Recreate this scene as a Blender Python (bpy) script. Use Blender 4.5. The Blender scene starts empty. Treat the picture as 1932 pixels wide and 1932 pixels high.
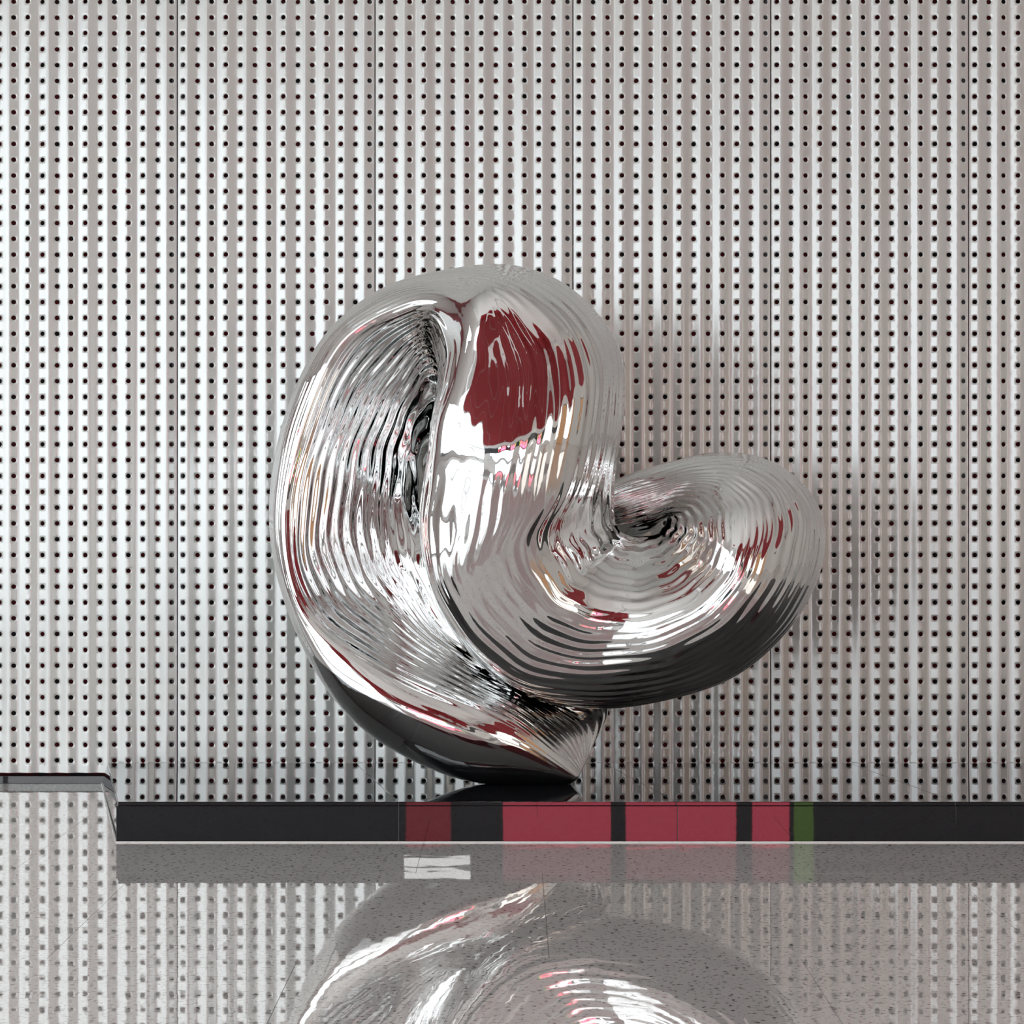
import bpy, bmesh, math, random
import numpy as np

# ------------------------------------------------------------------ camera, world, exposure
F = 4000.0                      # focal length in pixels of the 1932 px frame
HC = 1.042                      # camera height
scene = bpy.context.scene
C = scene.collection
cam_data = bpy.data.cameras.new('camera')
cam_data.sensor_width = 36.0
cam_data.sensor_fit = 'HORIZONTAL'
cam_data.lens = F / 1932.0 * 36.0
cam_data.clip_end = 200
cam = bpy.data.objects.new('camera', cam_data)
cam.location = (0, 0, HC)
cam.rotation_euler = (math.pi / 2, 0, 0)
C.objects.link(cam)
scene.camera = cam
scene.view_settings.view_transform = 'Standard'
scene.view_settings.look = 'None'
scene.view_settings.gamma = 1.0
scene.view_settings.use_curve_mapping = False
scene.view_settings.exposure = 0.02
world = bpy.data.worlds.new('world')
scene.world = world
world.use_nodes = True
world.node_tree.nodes['Background'].inputs[0].default_value = (0.75, 0.85, 1.0, 1)
world.node_tree.nodes['Background'].inputs[1].default_value = 1.0

# room: x from XL to XR, y from YB (behind the camera) to YW (corrugated wall)
XL, XR, YB, YW, ZC = -6.5, 6.5, -5.0, 8.163, 8.0
WIN_LEFT = 3.3                  # brightness of daylit panes, left wall
CEIL_FILL = 4.5                   # strength of the added fill lights under the ceiling
FILL_RIGHT = 2.2                 # strength of the added fill panes on the right wall
WIN_FRONT = 12.0                 # brightness of daylit panes, wall behind the camera


# ------------------------------------------------------------------ helpers
def mat(name, color, rough=0.5, metal=0.0, spec=0.5):
    m = bpy.data.materials.new(name)
    m.use_nodes = True
    b = m.node_tree.nodes['Principled BSDF']
    b.inputs['Base Color'].default_value = (*color, 1)
    b.inputs['Roughness'].default_value = rough
    b.inputs['Metallic'].default_value = metal
    b.inputs['Specular IOR Level'].default_value = spec
    return m


def node(m, kind, **kw):
    n = m.node_tree.nodes.new(kind)
    for k, v in kw.items():
        setattr(n, k, v)
    return n


def link(m, a, b):
    m.node_tree.links.new(a, b)


def obj(name, me, m=None, parent=None):
    o = bpy.data.objects.new(name, me)
    C.objects.link(o)
    if m is not None and len(me.materials) == 0:
        me.materials.append(m)
    if parent is not None:
        o.parent = parent
    return o


def empty(name, loc=(0, 0, 0)):
    o = bpy.data.objects.new(name, None)
    C.objects.link(o)
    o.location = loc
    return o


def prism(pts_bottom, pts_top, name='mesh', bevel=0.0, seg=2):
    """hexahedron from four bottom points and four top points"""
    bm = bmesh.new()
    vb = [bm.verts.new(p) for p in pts_bottom]
    vt = [bm.verts.new(p) for p in pts_top]
    n = len(vb)
    bm.faces.new(vb[::-1])
    bm.faces.new(vt)
    for i in range(n):
        j = (i + 1) % n
        bm.faces.new((vb[i], vb[j], vt[j], vt[i]))
    bmesh.ops.recalc_face_normals(bm, faces=bm.faces)
    if bevel > 0:
        bmesh.ops.bevel(bm, geom=list(bm.edges), offset=bevel, segments=seg, profile=0.5, affect='EDGES')
    me = bpy.data.meshes.new(name)
    bm.to_mesh(me)
    bm.free()
    return me


def box(x0, x1, y0, y1, z0, z1, name='mesh', bevel=0.0):
    return prism([(x0, y0, z0), (x1, y0, z0), (x1, y1, z0), (x0, y1, z0)],
                 [(x0, y0, z1), (x1, y0, z1), (x1, y1, z1), (x0, y1, z1)], name, bevel)


def structure(o):
    o['kind'] = 'structure'
    return o


def np_mesh(name, verts, quads, smooth=True):
    me = bpy.data.meshes.new(name)
    verts = np.asarray(verts, dtype=np.float32)
    quads = np.asarray(quads, dtype=np.int32)
    me.vertices.add(len(verts))
    me.vertices.foreach_set('co', verts.ravel())
    me.loops.add(quads.size)
    me.loops.foreach_set('vertex_index', quads.ravel())
    me.polygons.add(len(quads))
    me.polygons.foreach_set('loop_start', np.arange(0, quads.size, 4, dtype=np.int32))
    me.polygons.foreach_set('use_smooth', np.full(len(quads), smooth, dtype=bool))
    me.update(calc_edges=True)
    me.validate()
    return me


# ------------------------------------------------------------------ materials
def wall_paint():
    m = mat('white_satin_metal_paint', (0.72, 0.715, 0.70), 0.23, 0.0, 0.5)
    m.node_tree.nodes['Principled BSDF'].inputs['IOR'].default_value = 2.7
    b = m.node_tree.nodes['Principled BSDF']
    tc = node(m, 'ShaderNodeTexCoord')
    n1 = node(m, 'ShaderNodeTexNoise')
    n1.inputs['Scale'].default_value = 4.0
    r = node(m, 'ShaderNodeValToRGB')
    r.color_ramp.elements[0].position = 0.35
    r.color_ramp.elements[0].color = (0.675, 0.70, 0.66, 1)
    r.color_ramp.elements[1].position = 0.65
    r.color_ramp.elements[1].color = (0.685, 0.715, 0.69, 1)
    link(m, tc.outputs['Object'], n1.inputs['Vector'])
    link(m, n1.outputs['Fac'], r.inputs['Fac'])
    link(m, r.outputs['Color'], b.inputs['Base Color'])
    return m


def backing_paint():
    m = mat('dark_red_backing', (0.2, 0.02, 0.02), 0.8)
    b = m.node_tree.nodes['Principled BSDF']
    tc = node(m, 'ShaderNodeTexCoord')
    n1 = node(m, 'ShaderNodeTexNoise')
    n1.inputs['Scale'].default_value = 9.0
    n1.inputs['Detail'].default_value = 3.0
    r = node(m, 'ShaderNodeValToRGB')
    r.color_ramp.elements[0].position = 0.42
    r.color_ramp.elements[0].color = (0.05, 0.045, 0.05, 1)
    r.color_ramp.elements[1].position = 0.55
    r.color_ramp.elements[1].color = (0.28, 0.03, 0.035, 1)
    link(m, tc.outputs['Object'], n1.inputs['Vector'])
    link(m, n1.outputs['Fac'], r.inputs['Fac'])
    link(m, r.outputs['Color'], b.inputs['Base Color'])
    return m


def floor_stone():
    m = bpy.data.materials.new('polished_speckled_stone')
    m.use_nodes = True
    nt = m.node_tree
    nt.nodes.clear()
    out = node(m, 'ShaderNodeOutputMaterial')
    tc = node(m, 'ShaderNodeNewGeometry')
    big = node(m, 'ShaderNodeTexNoise')
    big.inputs['Scale'].default_value = 6.0
    big.inputs['Detail'].default_value = 6.0
    spk = node(m, 'ShaderNodeTexNoise')
    spk.inputs['Scale'].default_value = 75.0
    spk.inputs['Detail'].default_value = 3.0
    r1 = node(m, 'ShaderNodeValToRGB')
    r1.color_ramp.elements[0].position = 0.3
    r1.color_ramp.elements[0].color = (0.76, 0.75, 0.735, 1)
    r1.color_ramp.elements[1].position = 0.7
    r1.color_ramp.elements[1].color = (0.84, 0.83, 0.815, 1)
    r2 = node(m, 'ShaderNodeValToRGB')
    r2.color_ramp.elements[0].position = 0.33
    r2.color_ramp.elements[0].color = (0.16, 0.14, 0.13, 1)
    r2.color_ramp.elements[1].position = 0.43
    r2.color_ramp.elements[1].color = (1, 1, 1, 1)
    mix = node(m, 'ShaderNodeMix', data_type='RGBA', blend_type='MULTIPLY')
    mix.inputs[0].default_value = 1.0
    for n in (big, spk):
        link(m, tc.outputs['Position'], n.inputs['Vector'])
    link(m, big.outputs['Fac'], r1.inputs['Fac'])
    link(m, spk.outputs['Fac'], r2.inputs['Fac'])
    link(m, r1.outputs['Color'], mix.inputs[6])
    link(m, r2.outputs['Color'], mix.inputs[7])
    wav = node(m, 'ShaderNodeTexNoise')
    wav.inputs['Scale'].default_value = 9.0
    wav.inputs['Detail'].default_value = 1.0
    link(m, tc.outputs['Position'], wav.inputs['Vector'])
    bump = node(m, 'ShaderNodeBump')
    bump.inputs['Strength'].default_value = 1.0
    bump.inputs['Distance'].default_value = 0.00016
    link(m, wav.outputs['Fac'], bump.inputs['Height'])
    dif = node(m, 'ShaderNodeBsdfDiffuse')
    link(m, mix.outputs[2], dif.inputs['Color'])
    glo = node(m, 'ShaderNodeBsdfGlossy')
    glo.inputs['Roughness'].default_value = 0.012
    glo.inputs['Color'].default_value = (1.0, 0.985, 0.97, 1)
    link(m, bump.outputs['Normal'], glo.inputs['Normal'])
    lw = node(m, 'ShaderNodeLayerWeight')
    lw.inputs['Blend'].default_value = 0.5
    fr = node(m, 'ShaderNodeValToRGB')                # polish: more mirror-like the flatter one looks at it
    el = fr.color_ramp.elements
    el[0].position, el[0].color = 0.0, (0.12, 0.12, 0.12, 1)
    el[1].position, el[1].color = 1.0, (0.92, 0.92, 0.92, 1)
    for p_, v_ in ((0.6, 0.33), (0.76, 0.54), (0.86, 0.61)):
        e = el.new(p_); e.color = (v_, v_, v_, 1)
    link(m, lw.outputs['Facing'], fr.inputs['Fac'])
    ms = node(m, 'ShaderNodeMixShader')
    link(m, fr.outputs['Color'], ms.inputs['Fac'])
    link(m, dif.outputs['BSDF'], ms.inputs[1])
    link(m, glo.outputs['BSDF'], ms.inputs[2])
    link(m, ms.outputs['Shader'], out.inputs['Surface'])
    return m


def black_stone():
    m = mat('polished_black_stone', (0.015, 0.016, 0.018), 0.012, 0.0, 0.5)
    m.node_tree.nodes['Principled BSDF'].inputs['IOR'].default_value = 1.65
    b = m.node_tree.nodes['Principled BSDF']
    tc = node(m, 'ShaderNodeNewGeometry')
    wav = node(m, 'ShaderNodeTexNoise')
    wav.inputs['Scale'].default_value = 2.5
    link(m, tc.outputs['Position'], wav.inputs['Vector'])
    bump = node(m, 'ShaderNodeBump')
    bump.inputs['Distance'].default_value = 0.00008
    link(m, wav.outputs['Fac'], bump.inputs['Height'])
    link(m, bump.outputs['Normal'], b.inputs['Normal'])
    return m


def mirror_steel():
    m = mat('mirror_polished_steel', (0.80, 0.80, 0.795), 0.035, 1.0)
    b = m.node_tree.nodes['Principled BSDF']
    tc = node(m, 'ShaderNodeTexCoord')
    n1 = node(m, 'ShaderNodeTexNoise')
    n1.inputs['Scale'].default_value = 14.0
    n1.inputs['Detail'].default_value = 2.0
    link(m, tc.outputs['Object'], n1.inputs['Vector'])
    bump = node(m, 'ShaderNodeBump')
    bump.inputs['Strength'].default_value = 1.0
    bump.inputs['Distance'].default_value = 0.0007
    link(m, n1.outputs['Fac'], bump.inputs['Height'])
    link(m, bump.outputs['Normal'], b.inputs['Normal'])
    return m


def emit(name, color, strength):
    m = bpy.data.materials.new(name)
    m.use_nodes = True
    nt = m.node_tree
    nt.nodes.clear()
    o = node(m, 'ShaderNodeOutputMaterial')
    e = node(m, 'ShaderNodeEmission')
    e.inputs['Color'].default_value = (*color, 1)
    e.inputs['Strength'].default_value = strength
    link(m, e.outputs['Emission'], o.inputs['Surface'])
    return m


M_WALL = wall_paint()
M_BACK = backing_paint()
M_FLOOR = floor_stone()
M_BLACK = black_stone()
M_STEEL = mirror_steel()
M_RAIL = mat('grey_rail_metal', (0.17, 0.17, 0.18), 0.5)
M_PLASTER = mat('light_grey_plaster', (0.78, 0.78, 0.76), 0.8)
M_BEIGE = mat('beige_plaster', (0.74, 0.70, 0.65), 0.8)
M_CEIL = mat('pale_grey_ceiling_paint', (0.74, 0.74, 0.72), 0.85)
M_RED = mat('red_lacquer_panel', (0.28, 0.018, 0.024), 0.5)
M_DARKFRAME = mat('dark_window_frame', (0.055, 0.055, 0.06), 0.4)
M_WOOD = mat('warm_oak_veneer', (0.75, 0.42, 0.20), 0.5)
M_SEAL = mat('white_sealant', (0.8, 0.8, 0.78), 0.5)
M_GREEN = mat('green_leaf', (0.10, 0.22, 0.05), 0.5)
M_DAY_L = emit('daylight_left_panes', (0.89, 0.955, 1.0), WIN_LEFT)
M_DAY_F = emit('daylight_front_panes', (0.96, 0.98, 1.0), WIN_FRONT)

# ------------------------------------------------------------------ corrugated perforated wall
PITCH = 0.7622                  # panel module
PW = PITCH - 0.0045             # panel width, a narrow open joint between panels
AMP = 0.0058                    # corrugation amplitude
WAVES = 10
ROW0, ROWP, NROWS = 0.0849, 29.83 / 490.0, 62
Z_BOT = 0.038
COLS = [(10.0 + 27.1 * i) / 490.0 for i in range(14)]
HOLE_R = 0.0089


def panel_mesh():
    xe = [0.0] + [(COLS[i] + COLS[i + 1]) / 2 for i in range(13)] + [PW]
    seg, rings = 24, 3
    V, Q = [], []
    base = 0
    ztop = ROW0 + (NROWS - 0.5) * ROWP

    def tile(x0, x1, z0, z1, cx, cz):
        nonlocal base
        per = []
        n4 = seg // 4
        for k in range(n4): per.append((x0 + (x1 - x0) * k / n4, z0))
        for k in range(n4): per.append((x1, z0 + (z1 - z0) * k / n4))
        for k in range(n4): per.append((x1 - (x1 - x0) * k / n4, z1))
        for k in range(n4): per.append((x0, z1 - (z1 - z0) * k / n4))
        per = np.array(per)
        ang = -0.75 * math.pi + np.arange(seg) * 2 * math.pi / seg
        cir = np.stack([cx + HOLE_R * np.cos(ang), cz + HOLE_R * np.sin(ang)], 1)
        layers = [per * (1 - t) + cir * t for t in np.linspace(0, 1, rings + 1)]
        P = np.concatenate(layers)
        th = 2 * math.pi * WAVES * P[:, 0] / PW
        y = AMP * (np.cos(th) + np.cos(3 * th) / 15)
        front = np.stack([P[:, 0], y, P[:, 1]], 1)
        lip = front[-seg:] + np.array([0, 0.0022, 0])
        V.append(front); V.append(lip)
        for L in range(rings + 1):
            a = base + L * seg
            for k in range(seg):
                k2 = (k + 1) % seg
                Q.append((a + k, a + k2, a + seg + k2, a + seg + k))
        base += (rings + 2) * seg

    for r in range(NROWS):
        cz = ROW0 + r * ROWP
        z0 = cz - ROWP / 2 if r else Z_BOT
        for i in range(14):
            tile(xe[i], xe[i + 1], z0, cz + ROWP / 2, COLS[i], cz)
    me = np_mesh('corrugated_panel', np.concatenate(V), np.array(Q))
    bm = bmesh.new(); bm.from_mesh(me)
    bmesh.ops.remove_doubles(bm, verts=bm.verts, dist=1e-5)
    bm.to_mesh(me); bm.free()
    return me


wall_back = structure(obj('wall_back', box(XL, XR, YW + 0.06, YW + 0.2, 0, ZC), M_BACK))
pm = panel_mesh()
pm.materials.append(M_WALL)
X_SEAM = (334 - 966) / 490.0
for k in range(-4, 9):
    p = obj('corrugated_panel', pm, None, wall_back)
    p.location = (X_SEAM + k * PITCH + 0.00225, YW, 0)
    p = obj('corrugated_panel', pm, None, wall_back)
    p.location = (X_SEAM + k * PITCH + 0.00225, YW, ROW0 + (NROWS - 0.5) * ROWP - Z_BOT + 0.003)
    rl = obj('support_rail', bpy.data.meshes.get('support_rail') or
             box(-0.024, 0.020, 0.022, 0.055, 0.04, 7.5, 'support_rail'), M_RAIL, wall_back)
    rl.location = (X_SEAM + k * PITCH + 0.0, YW, 0)

# ------------------------------------------------------------------ floor tiles
TS = 1.172
floor = structure(obj('floor', box(XL, XR, YB, YW + 0.06, -0.1, -0.012), M_SEAL))
tile_me = box(0.0006, TS - 0.0006, 0.0006, TS - 0.0006, -0.012, 0.0, 'floor_tile')
y = 7.29 + TS
row = 0
while y - TS > YB - TS:
    y0 = y - TS
    off = {0: -1.82, 1: -1.45}.get(row, -1.085 - 0.586 * (row % 2 == 1))
    x = off - TS * math.ceil((off - XL) / TS)
    while x < XR:
        xa, xb = max(x, XL), min(x + TS, XR)
        ya, yb = max(y0, YB), min(y0 + TS, YW + 0.055)
        if xb - xa > 0.02 and yb - ya > 0.02:
            full = (xb - xa > TS - 1e-4) and (yb - ya > TS - 1e-4)
            me = tile_me if full else box(0.0006, xb - xa - 0.0006, 0.0006, yb - ya - 0.0006, -0.012, 0.0, 'floor_tile')
            t = obj('floor_tile', me, M_FLOOR, floor)
            t.location = (xa, ya, 0)
        x += TS
    y = y0
    row += 1

# ------------------------------------------------------------------ plinth
YF, YR = 6.68, YW - 0.014       # front and rear of the plinth
ZF, ZR = 0.1286, 0.0770         # height of its top at front and rear


def top_z(yy):
    return ZF + (ZR - ZF) * (yy - YF) / (YR - YF)


def fx(px): return (px - 966) * YF / F
def rx(px): return (px - 966) * YR / F


plinth = empty('display_plinth', (0, (YF + YR) / 2, 0))
plinth['label'] = 'low polished black stone plinth running along the wall under the chrome sculpture'
plinth['category'] = 'plinth'
joints = [(222, 203), (751, 670), (1276, 1140), (1802, 1602), (2329, 2068), (2856, 2534)]
PO = plinth.location
SLAB = 0.0125
for (f0, r0), (f1, r1) in zip(joints[:-1], joints[1:]):
    a, b, c, d = fx(f0) + 0.0005, fx(f1) - 0.0005, rx(r1) - 0.0005, rx(r0) + 0.0005
    yf = YF + 0.004
    me = prism([(a, yf, ZF - SLAB), (b, yf, ZF - SLAB), (c, YR, ZR - SLAB), (d, YR, ZR - SLAB)],
               [(a, yf, ZF), (b, yf, ZF), (c, YR, ZR), (d, YR, ZR)], 'top_slab', 0.0015)
    o = obj('top_slab', me, M_BLACK, plinth)
    o.location = -PO
fj = [219, 752, 1278, 1803, 2329, 2856]
for f0, f1 in zip(fj[:-1], fj[1:]):
    me = box(fx(f0) + 0.0004, fx(f1) - 0.0004, YF, YF + 0.018, 0.004, ZF - SLAB - 0.0006, 'front_panel', 0.0008)
    o = obj('front_panel', me, M_BLACK, plinth)
    o.location = -PO
# left end panel, raked outward to the rear
a0, a1 = (fx(219.5), YF + 0.0185), (rx(192), YR)
me = prism([(a0[0], a0[1], 0.004), (a0[0] + 0.018, a0[1], 0.004), (a1[0] + 0.018, a1[1], 0.004), (a1[0], a1[1], 0.004)],
           [(fx(221), a0[1], ZF - SLAB - 0.0006), (fx(221) + 0.018, a0[1], ZF - SLAB - 0.0006),
            (rx(202) + 0.018, a1[1], ZR - SLAB - 0.0006), (rx(202), a1[1], ZR - SLAB - 0.0006)], 'end_panel', 0.0008)
o = obj('end_panel', me, M_BLACK, plinth); o.location = -PO
xr = fx(2856)
me = prism([(xr - 0.0005, YF + 0.019, 0.004), (xr + 0.0175, YF + 0.019, 0.004), (rx(2534) + 0.0175, YR, 0.004), (rx(2534) - 0.0005, YR, 0.004)],
           [(xr - 0.0005, YF + 0.019, ZF - SLAB - 0.0006), (xr + 0.0175, YF + 0.019, ZF - SLAB - 0.0006),
            (rx(2534) + 0.0175, YR, ZR - SLAB - 0.0006), (rx(2534) - 0.0005, YR, ZR - SLAB - 0.0006)], 'end_panel', 0.0008)
o = obj('end_panel', me, M_BLACK, plinth); o.location = -PO
me = box(fx(219) - 0.001, fx(2856), YF - 0.0025, YF + 0.001, 0.0, 0.0042, 'sealant_bead')
o = obj('sealant_bead', me, M_SEAL, plinth); o.location = -PO
me = prism([(a0[0] - 0.003, a0[1] - .02, 0), (a0[0] + 0.001, a0[1] - .02, 0), (a1[0] + 0.001, a1[1], 0), (a1[0] - 0.003, a1[1], 0)],
           [(a0[0] - 0.003, a0[1] - .02, .0042), (a0[0] + 0.001, a0[1] - .02, .0042), (a1[0] + 0.001, a1[1], .0042), (a1[0] - 0.003, a1[1], .0042)], 'sealant_bead')
o = obj('sealant_bead', me, M_SEAL, plinth); o.location = -PO
me = prism([(fx(224) + .02, YF + 0.019, 0), (fx(2856), YF + 0.019, 0), (rx(2534), YR, 0), (rx(205) + .02, YR, 0)],
           [(fx(224) + .02, YF + 0.019, ZF - SLAB - 0.001), (fx(2856), YF + 0.019, ZF - SLAB - 0.001),
            (rx(2534), YR, ZR - SLAB - 0.001), (rx(205) + .02, YR, ZR - SLAB - 0.001)], 'core')
o = obj('core', me, M_SEAL, plinth); o.location = -PO

# skirting along the wall, left of the plinth
trim = structure(obj('trim_1', box(XL, rx(200), YW - 0.030, YW + 0.05, 0.0, 0.029, 'trim_1', 0.0015), M_BLACK))


# ------------------------------------------------------------------ sculpture
D0 = 7.273
PX = 550.0


def build_sculpture():
    # every station is a cross-section: inner hollow -> crest -> outer face; x, y in frame pixels, depth towards the viewer (1/550 m)
    S = [
        [(1122, 1400, -60), (1108, 1432, -35), (1099, 1452, 0), (1092, 1466, 25), (1084, 1474, 22), (1076, 1479, 0), (1072, 1480, -25)],
        [(1148, 1335, -110), (1105, 1365, -60), (1055, 1388, 20), (1015, 1402, 70), (1000, 1440, 75), (985, 1470, 40), (980, 1483, -20)],
        [(1090, 1290, -130), (1020, 1310, -80), (970, 1325, 20), (930, 1350, 90), (890, 1400, 110), (860, 1450, 75), (850, 1466, 0)],
        [(980, 1250, -130), (920, 1255, -90), (860, 1270, 0), (800, 1293, 84), (745, 1332, 120), (712, 1382, 70), (703, 1390, -10)],
        [(900, 1190, -130), (830, 1190, -115), (750, 1200, -18), (672, 1226, 74), (643, 1250, 94), (623, 1277, 80), (611, 1293, -10)],
        [(850, 1090, -160), (765, 1100, -115), (660, 1120, -26), (588, 1150, 58), (566, 1164, 68), (555, 1172, 42), (552, 1173, 0)],
        [(822, 1010, -190), (738, 1020, -105), (625, 1030, -15), (552, 1040, 50), (528, 1045, 45), (518, 1048, 20), (517, 1048, -20)],
        [(808, 960, -230), (742, 905, -140), (635, 905, -22), (557, 915, 40), (527, 920, 35), (513, 925, 10), (512, 925, -30)],
        [(806, 930, -245), (752, 840, -150), (660, 800, -36), (592, 785, 35), (557, 780, 30), (543, 778, 0), (542, 778, -40)],
        [(800, 900, -257), (766, 785, -128), (708, 708, -38), (652, 655, 40), (625, 640, 30), (613, 636, 0), (612, 636, -50)],
        [(815, 865, -262), (793, 728, -112), (769, 645, -30), (757, 590, 50), (738, 563, 40), (724, 547, 0), (722, 546, -60)],
        [(850, 845, -265), (822, 708, -108), (805, 628, 18), (826, 582, 92), (838, 548, 82), (850, 520, 36), (852, 508, -40)],
        [(862, 860, -265), (850, 750, -120), (826, 682, 78), (864, 638, 146), (900, 575, 160), (945, 527, 116), (970, 501, -30)],
        [(862, 880, -265), (850, 800, -120), (823, 740, 96), (861, 705, 168), (935, 640, 174), (1026, 578, 146), (1078, 543, 0)],
        [(850, 910, -260), (845, 855, -110), (813, 806, 84), (838, 785, 178), (945, 735, 188), (1088, 671, 162), (1163, 640, 20)],
        [(818, 955, -200), (828, 910, -110), (807, 880, 45), (818, 870, 155), (930, 850, 203), (1094, 795, 170), (1179, 750, 25)],
        [(808, 1015, -170), (815, 995, -90), (796, 978, 35), (803, 970, 118), (920, 970, 187), (1068, 930, 160), (1162, 885, 20)],
        [(810, 1085, -150), (808, 1078, -70), (802, 1068, 30), (812, 1060, 128), (905, 1060, 162), (1030, 1010, 140), (1157, 962, -20)],
        [(850, 1180, -195), (842, 1170, -60), (838, 1160, 20), (845, 1150, 110), (925, 1120, 136), (1040, 1060, 121), (1165, 998, -50)],
        [(930, 1270, -150), (915, 1262, -60), (908, 1252, 20), (915, 1240, 86), (975, 1190, 104), (1070, 1110, 108), (1180, 1009, -70)],
        [(1010, 1310, -150), (1000, 1318, -60), (995, 1312, 20), (1000, 1293, 60), (1045, 1235, 82), (1115, 1130, 96), (1195, 1013, -74)],
        [(1120, 1310, -150), (1117, 1333, -70), (1118, 1335, 10), (1122, 1305, 54), (1140, 1240, 88), (1175, 1140, 94), (1213, 1014, -68)],
        [(1240, 1290, -150), (1247, 1318, -70), (1250, 1320, 10), (1250, 1290, 60), (1245, 1225, 118), (1240, 1135, 104), (1232, 1012, -58)],
        [(1350, 1240, -150), (1380, 1272, -70), (1385, 1275, 10), (1370, 1240, 76), (1340, 1180, 140), (1300, 1110, 114), (1245, 1005, -46)],
        [(1430, 1160, -150), (1478, 1187, -70), (1487, 1185, 10), (1460, 1160, 90), (1405, 1115, 148), (1340, 1070, 118), (1252, 997, -36)],
        [(1480, 1075, -150), (1534, 1085, -70), (1543, 1087, 0), (1510, 1065, 80), (1435, 1045, 140), (1355, 1025, 120), (1257, 990, -30)],
        [(1490, 995, -160), (1546, 995, -80), (1554, 995, -10), (1520, 985, 60), (1440, 980, 115), (1355, 985, 100), (1260, 980, -32)],
        [(1470, 930, -170), (1514, 922, -100), (1520, 920, -30), (1490, 922, 40), (1425, 935, 80), (1350, 955, 70), (1258, 975, -46)],
        [(1415, 890, -190), (1444, 870, -120), (1447, 868, -50), (1425, 876, 10), (1375, 900, 40), (1320, 930, 20), (1245, 985, -76)],
        [(1335, 880, -210), (1352, 857, -140), (1350, 854, -80), (1335, 868, -30), (1308, 897, -15), (1272, 930, -42), (1222, 1003, -110)],
        [(1260, 895, -230), (1268, 875, -160), (1264, 872, -110), (1256, 885, -70), (1238, 915, -70), (1215, 950, -92), (1185, 1013, -160)],
        [(1180, 925, -240), (1180, 902, -190), (1178, 898, -140), (1170, 910, -110), (1160, 940, -120), (1150, 970, -140), (1140, 1013, -180)],
        [(1110, 960, -230), (1106, 940, -200), (1104, 935, -160), (1100, 945, -140), (1095, 970, -140), (1090, 990, -170), (1085, 1010, -230)],
    ]
    n = len(S)
    ctr = np.zeros((n, 11, 3))
    for i, st in enumerate(S):
        a = np.array(st, float)
        ctr[i, :7] = a
        o, inn = a[6], a[0]
        deep = min(-150.0, min(o[2], inn[2]) - 75)
        if i < 2:
            deep = min(o[2], inn[2]) - 25
        for q, (t, w) in enumerate(((0.12, 0.5), (0.36, 1.0), (0.64, 1.0), (0.88, 0.6))):
            xy = o[:2] * (1 - t) + inn[:2] * t
            ed = o[2] * (1 - t) + inn[2] * t
            ctr[i, 7 + q, :2] = xy
            ctr[i, 7 + q, 2] = ed * (1 - w) + deep * w
    K = 11
    # ribs per interval, samples per interval
    ribs = [3, 5, 4, 4, 6, 6, 2, 2, 2, 2, 2]
    samp = [60, 72, 64, 64, 84, 90, 24, 24, 24, 24, 24]
    SU = 14

    def cr(p0, p1, p2, p3, t):
        t = t[..., None]
        return 0.5 * ((2 * p1) + (-p0 + p2) * t + (2 * p0 - 5 * p1 + 4 * p2 - p3) * t ** 2 + (-p0 + 3 * p1 - 3 * p2 + p3) * t ** 3)

    # along the stations
    tu = np.arange(SU) / SU
    rows = []
    for i in range(n - 1):
        g = [ctr[max(0, min(n - 1, i + k))] for k in (-1, 0, 1, 2)]
        rows.append(0.5 * ((2 * g[1])[None] + (-g[0] + g[2])[None] * tu[:, None, None]
                           + (2 * g[0] - 5 * g[1] + 4 * g[2] - g[3])[None] * (tu ** 2)[:, None, None]
                           + (-g[0] + 3 * g[1] - 3 * g[2] + g[3])[None] * (tu ** 3)[:, None, None]))
    rows.append(ctr[-1][None])
    G = np.concatenate(rows)                                  # (NU, K, 3)
    # light smoothing along the length
    for _ in range(8):
        G[1:-1] = 0.25 * G[:-2] + 0.5 * G[1:-1] + 0.25 * G[2:]
    NU = len(G)
    cols, vv = [], []
    for j in range(K):
        t = np.arange(samp[j]) / samp[j]
        g = [G[:, (j + k) % K] for k in (-1, 0, 1, 2)]
        tt = t[None, :, None]
        cols.append(0.5 * ((2 * g[1])[:, None] + (-g[0] + g[2])[:, None] * tt
                           + (2 * g[0] - 5 * g[1] + 4 * g[2] - g[3])[:, None] * tt ** 2
                           + (-g[0] + 3 * g[1] - 3 * g[2] + g[3])[:, None] * tt ** 3))
        vv.append(j + t)
    P = np.concatenate(cols, 1)                               # (NU, NV, 3) in px, px, depth
    v = np.concatenate(vv)
    NV = P.shape[1]
    for _ in range(30):                                       # soften creases across the section
        P = 0.25 * np.roll(P, 1, 1) + 0.5 * P + 0.25 * np.roll(P, -1, 1)
    D = D0 - P[..., 2] / PX
    W = np.stack([(P[..., 0] - 966) * D / F, D, HC - (P[..., 1] - 966) * D / F], -1)
    # normals
    du = np.gradient(W, axis=0)
    dv = (np.roll(W, -1, 1) - np.roll(W, 1, 1)) / 2
    N = np.cross(du, dv)
    N /= np.linalg.norm(N, axis=-1, keepdims=True) + 1e-12
    # rib phase
    cum = np.concatenate([[0], np.cumsum(ribs)])
    jj = np.floor(v).astype(int)
    phase = cum[jj] + (v - jj) * np.array(ribs)[jj]
    u = np.arange(NU) / SU
    ph = phase[None, :] + 0.16 * np.sin(u[:, None] * 1.3 + v[None, :] * 1.1) + 0.07 * np.sin(u[:, None] * 5.1 + v[None, :] * 2.3)
    dph = np.abs(np.gradient(phase))
    step = np.linalg.norm(dv, axis=-1)
    lam = step / (dph[None, :] + 1e-6)                        # local rib spacing in metres
    # rib strength table: stations x control points
    A = np.full((n, K + 1), 0.30)
    A[:, 7:] = 0.05
    A[0:6, 4:7] = 0.0
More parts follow.
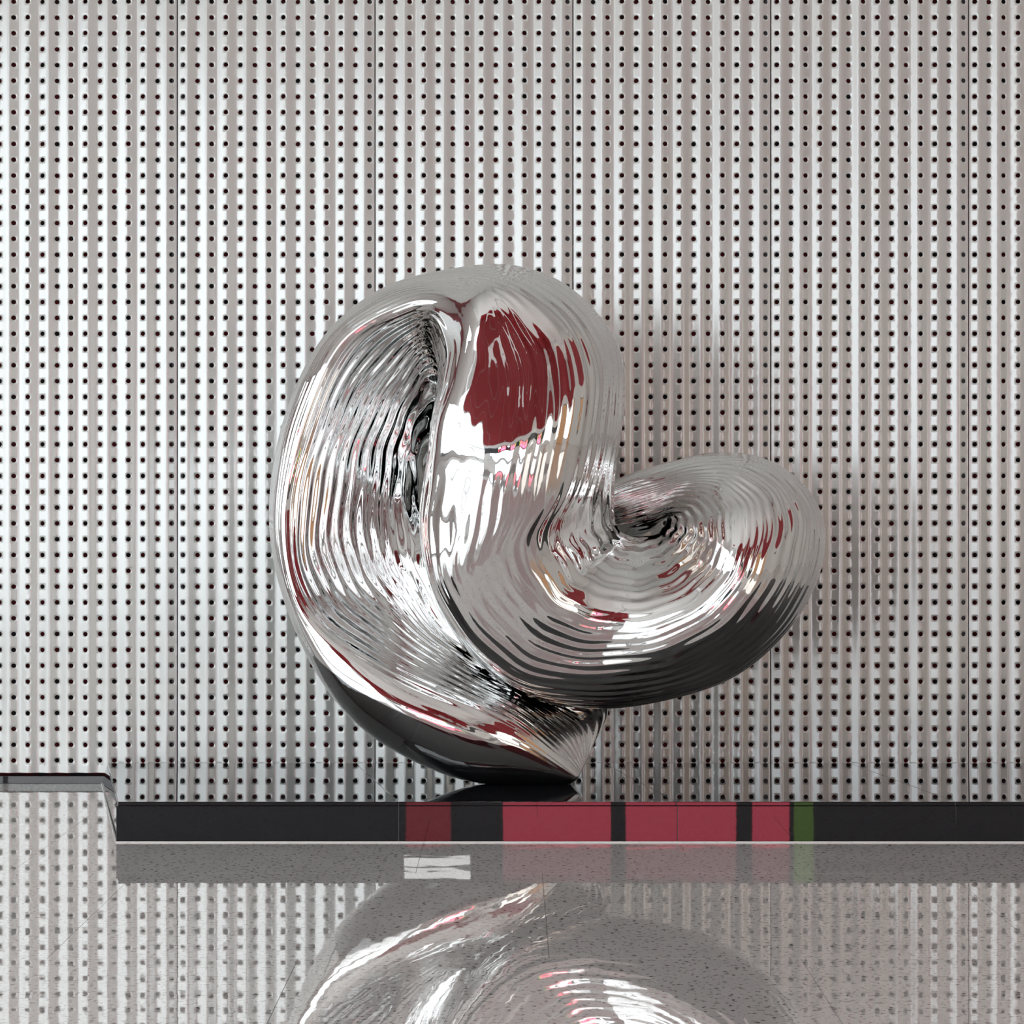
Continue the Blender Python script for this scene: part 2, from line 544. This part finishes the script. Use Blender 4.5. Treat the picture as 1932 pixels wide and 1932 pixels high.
    A[0:5, 3] = 0.18
    A[0, :] = 0.1
    A[5:12, 0:3] = 0.26
    A[11:16, 3:5] = 0.02
    A[11:16, 5] = 0.17
    A[16:17, 3:5] = 0.22
    A[17:20, 4] = 0.10
    A[17:20, 5] = 0.20
    A[12:16, 0:3] = 0.22
    A[16:23, 5:7] = 0.17
    A[20:, 4:7] = 0.18
    A[24:, 4:7] = 0.18
    A[:, 11] = A[:, 0]
    ui = np.clip(u, 0, n - 1.0001)
    i0 = ui.astype(int); fu = ui - i0
    Au = A[i0] * (1 - fu)[:, None] + A[i0 + 1] * fu[:, None]
    fv = v - jj
    AA = Au[:, jj] * (1 - fv)[None] + Au[:, jj + 1] * fv[None]
    lam = np.clip(lam, 0, 0.06)
    amp = AA * lam / (2 * math.pi)
    h = amp * np.sin(2 * math.pi * ph) * (0.85 + 0.3 * np.sin(u[:, None] * 2.7 + phase[None] * 0.9))
    # normal must point outwards: test on the dome
    if N[14 * SU, int(np.argmin(np.abs(v - 4.5))), 1] > 0:
        N = -N
        flip = True
    else:
        flip = False
    W = W + N * h[..., None]
    tz = ZF + (ZR - ZF) * (W[..., 1] - YF) / (YR - YF)
    W[..., 2] = np.maximum(W[..., 2], tz + 0.0006)      # flat where it stands on the plinth
    verts = W.reshape(-1, 3)
    ii, kk = np.meshgrid(np.arange(NU - 1), np.arange(NV), indexing='ij')
    k2 = (kk + 1) % NV
    q = np.stack([ii * NV + kk, ii * NV + k2, (ii + 1) * NV + k2, (ii + 1) * NV + kk], -1).reshape(-1, 4)
    # end caps as fans of degenerate-free quads to a centre vertex
    c0 = W[0].mean(0); c1 = W[-1].mean(0)
    verts = np.concatenate([verts, c0[None], c1[None]])
    me = np_mesh('twisted_sculpture', verts, q)
    bm = bmesh.new(); bm.from_mesh(me); bm.verts.ensure_lookup_table()
    va, vb_ = bm.verts[NU * NV], bm.verts[NU * NV + 1]
    for k in range(NV):
        kn = (k + 1) % NV
        f1 = bm.faces.new((va, bm.verts[kn], bm.verts[k])); f1.smooth = True
        b0 = (NU - 1) * NV
        f2 = bm.faces.new((vb_, bm.verts[b0 + k], bm.verts[b0 + kn])); f2.smooth = True
    bmesh.ops.recalc_face_normals(bm, faces=bm.faces)
    bm.to_mesh(me); bm.free()
    me.materials.append(M_STEEL)
    o = obj('twisted_sculpture', me)
    o['label'] = 'mirror-polished steel sculpture of a ribbed twisting loop balanced on the black plinth'
    o['category'] = 'sculpture'
    return o


sculpture = build_sculpture()

# ------------------------------------------------------------------ the hall behind the camera (seen in the reflections)
ceiling = structure(obj('ceiling', box(XL, XR, YB, YW + 0.2, ZC, ZC + 0.2), M_CEIL))
wall_left = structure(obj('wall_left', box(XL - 0.2, XL, YB, YW + 0.2, 0, ZC), M_PLASTER))
wall_right = structure(obj('wall_right', box(XR, XR + 0.2, YB, YW + 0.2, 0, ZC), M_BEIGE))
wall_front = structure(obj('wall_front', box(XL, XR, YB - 0.2, YB, 0, ZC), M_PLASTER))


def window(idx, axis, pos, a0, a1, z0, z1, nx, nz, day, inward, w=0.05):
    """daylit window on a wall: frame bars and one lit pane per opening"""
    root = structure(empty('window_%d' % idx, (0, 0, 0)))

    def bx(c0, c1, zz0, zz1, d0, d1, name, m):
        if axis == 'x':
            lo, hi = sorted((pos + inward * d0, pos + inward * d1))
            me = box(lo, hi, c0, c1, zz0, zz1, name)
        else:
            lo, hi = sorted((pos + inward * d0, pos + inward * d1))
            me = box(c0, c1, lo, hi, zz0, zz1, name)
        return obj(name, me, m, root)
    for i in range(nx + 1):
        c = a0 + (a1 - a0) * i / nx
        bx(c - w / 2, c + w / 2, z0 - w / 2, z1 + w / 2, 0.002, 0.06, 'mullion', M_DARKFRAME)
    for k in range(nz + 1):
        zz = z0 + (z1 - z0) * k / nz
        for i in range(nx):
            c = a0 + (a1 - a0) * i / nx; c2 = a0 + (a1 - a0) * (i + 1) / nx
            bx(c + w / 2, c2 - w / 2, zz - w / 2, zz + w / 2, 0.002, 0.055, 'transom', M_DARKFRAME)
    for i in range(nx):
        for k in range(nz):
            c = a0 + (a1 - a0) * i / nx; c2 = a0 + (a1 - a0) * (i + 1) / nx
            zz = z0 + (z1 - z0) * k / nz; zz2 = z0 + (z1 - z0) * (k + 1) / nz
            bx(c + w / 2, c2 - w / 2, zz + w / 2, zz2 - w / 2, 0.01, 0.02, 'pane', day)
    return root


window(1, 'x', XL, -4.9, 5.6, 0.3, 4.2, 4, 2, M_DAY_L, 1)
window(2, 'y', YB, -6.44, -3.75, 2.05, 6.2, 2, 2, M_DAY_L, 1)
window(4, 'y', YB, -6.44, -3.7, 0.25, 1.95, 2, 1, M_DAY_L, 1)
window(3, 'y', YB + 0.031, -0.945, -0.35, 1.92, 2.14, 1, 2, M_DAY_F, 1, 0.02)

# red upper panels and glowing boards behind the camera, added for sunlit red and green outdoors
xs = [-3.6, -2.4, -1.2, 0.0, 1.1, 2.2, 3.3, 4.4]
for a, b in zip(xs[:-1], xs[1:]):
    obj('red_panel', box(a + 0.02, b - 0.02, YB + 0.001, YB + 0.04, 2.75, ZC - 0.03, 'red_panel', 0.004), M_RED, wall_front)
    obj('red_panel', box(a + 0.02, b - 0.02, YB + 0.05, -2.6, ZC - 0.04, ZC - 0.001, 'red_panel', 0.004), M_RED, ceiling)  # unseen ceiling panels, added to carry the red reflection higher on the dome
ya = [-4.9, -3.3, -1.7, -0.1, 1.5, 3.1, 4.7]
for a, b in zip(ya[:-1], ya[1:]):
    obj('red_panel', box(XR - 0.04, XR - 0.001, a + 0.02, b - 0.02, 3.0, 7.4, 'red_panel', 0.004), M_RED, wall_right)
obj('dark_dado', box(-3.68, 6.4, YB + 0.001, YB + 0.03, 1.30, 2.22, 'dark_dado', 0.004), M_DARKFRAME, wall_front)
M_BOARD = emit('outdoor_red_glow', (1.0, 0.10, 0.17), 6.0)
M_BOARD2 = emit('outdoor_dark_red_glow', (1.0, 0.08, 0.12), 2.4)
M_BOARD3 = emit('outdoor_pale_red_glow', (1.0, 0.30, 0.34), 1.6)
M_BOARDG = emit('outdoor_green_glow', (0.3, 0.6, 0.08), 2.4)
for i, (a, b, m) in enumerate(((-0.935, -0.507, M_BOARD2), (-0.097, 0.87, M_BOARD), (0.963, 1.954, M_BOARD), (2.05, 2.41, M_BOARD), (2.41, 2.62, M_BOARDG))):
    root = empty('outdoor_glow_panel', ((a + b) / 2, YB + 0.05, 1.76))  # glowing stand-in for sunlit red and green things outside the windows
    root['label'] = ('dim red narrow panel standing in for the outdoors farthest left on the dark dado behind the camera', 'wide red panel standing in for the outdoors below the high window behind the camera',
                     'wide red panel standing in for the outdoors right of the high window behind the camera', 'narrow red panel standing in for the outdoors beside the green one behind the camera',
                     'small green panel standing in for the outdoors at the right end of the row behind the camera')[i]
    root['category'] = 'light box'
    root['group'] = 'glowing stand-in panels for the outdoors behind the camera'
    top = 0.10 if i == 0 else 0.40
    o = obj('case', box((a - b) / 2, (b - a) / 2, -0.018, 0.03, -0.36, top, 'case', 0.004), M_DARKFRAME, root)
    o = obj('lit_face', box((a - b) / 2 + 0.02, (b - a) / 2 - 0.02, 0.03, 0.034, -0.345, 0.085, 'lit_face'), m, root)
    if i > 0:
        up = M_BOARDG if i == 4 else M_BOARD3
        o = obj('lit_header', box((a - b) / 2 + 0.02, (b - a) / 2 - 0.02, 0.03, 0.034, 0.09, top - 0.015, 'lit_header'), up, root)

window(6, 'y', YB, -2.2, 2.2, 0.15, 1.24, 4, 1, M_DAY_L, 1)
window(5, 'x', XR, -4.8, 1.0, 0.4, 2.7, 4, 1, emit('right_fill_panes', (1.0, 0.95, 0.89), FILL_RIGHT), -1)  # window-shaped fill light, added to lift the shade right of the sculpture

# suspended fill lights, added to brighten the hall by way of the ceiling
M_UP = emit('ceiling_fill_glow', (1.0, 0.98, 0.95), CEIL_FILL)
for i, (px_, lab) in enumerate(((-4.0, 'long white added fill light nearest the left windows'), (0.0, 'long white added fill light over the middle of the hall'),
                                (4.0, 'long white added fill light nearest the right wall'))):
    root = empty('added_fill_light', (px_, 1.0, 5.7))
    root['label'] = lab
    root['category'] = 'pendant light'
    root['group'] = 'added fill lights under the ceiling'
    obj('housing', box(-0.17, 0.17, -4.5, 4.5, -0.06, 0.0, 'housing', 0.005), M_PLASTER, root)
    obj('fill_strip', box(-0.14, 0.14, -4.45, 4.45, 0.0, 0.012, 'fill_strip'), M_UP, root)
    for yy in (-4.2, 0.0, 4.2):
        obj('suspension_rod', box(-0.004, 0.004, yy - 0.004, yy + 0.004, 0.0, ZC - 5.7, 'suspension_rod'), M_RAIL, root)

# warm timber door on the right wall
door = structure(empty('door_1', (0, 0, 0)))
obj('door_leaf', box(XR - 0.05, XR - 0.004, 1.2, 3.6, 0.01, 2.3, 'door_leaf', 0.004), M_WOOD, door)
obj('handle', box(XR - 0.11, XR - 0.05, 1.32, 1.36, 0.95, 1.25, 'handle', 0.008), M_STEEL, door)
for a, b, z0, z1 in ((1.14, 1.2, 0.0, 2.36), (3.6, 3.66, 0.0, 2.36), (1.2, 3.6, 2.3, 2.36)):
    obj('door_frame', box(XR - 0.07, XR - 0.002, a, b, z0, z1, 'door_frame', 0.004), M_DARKFRAME, door)
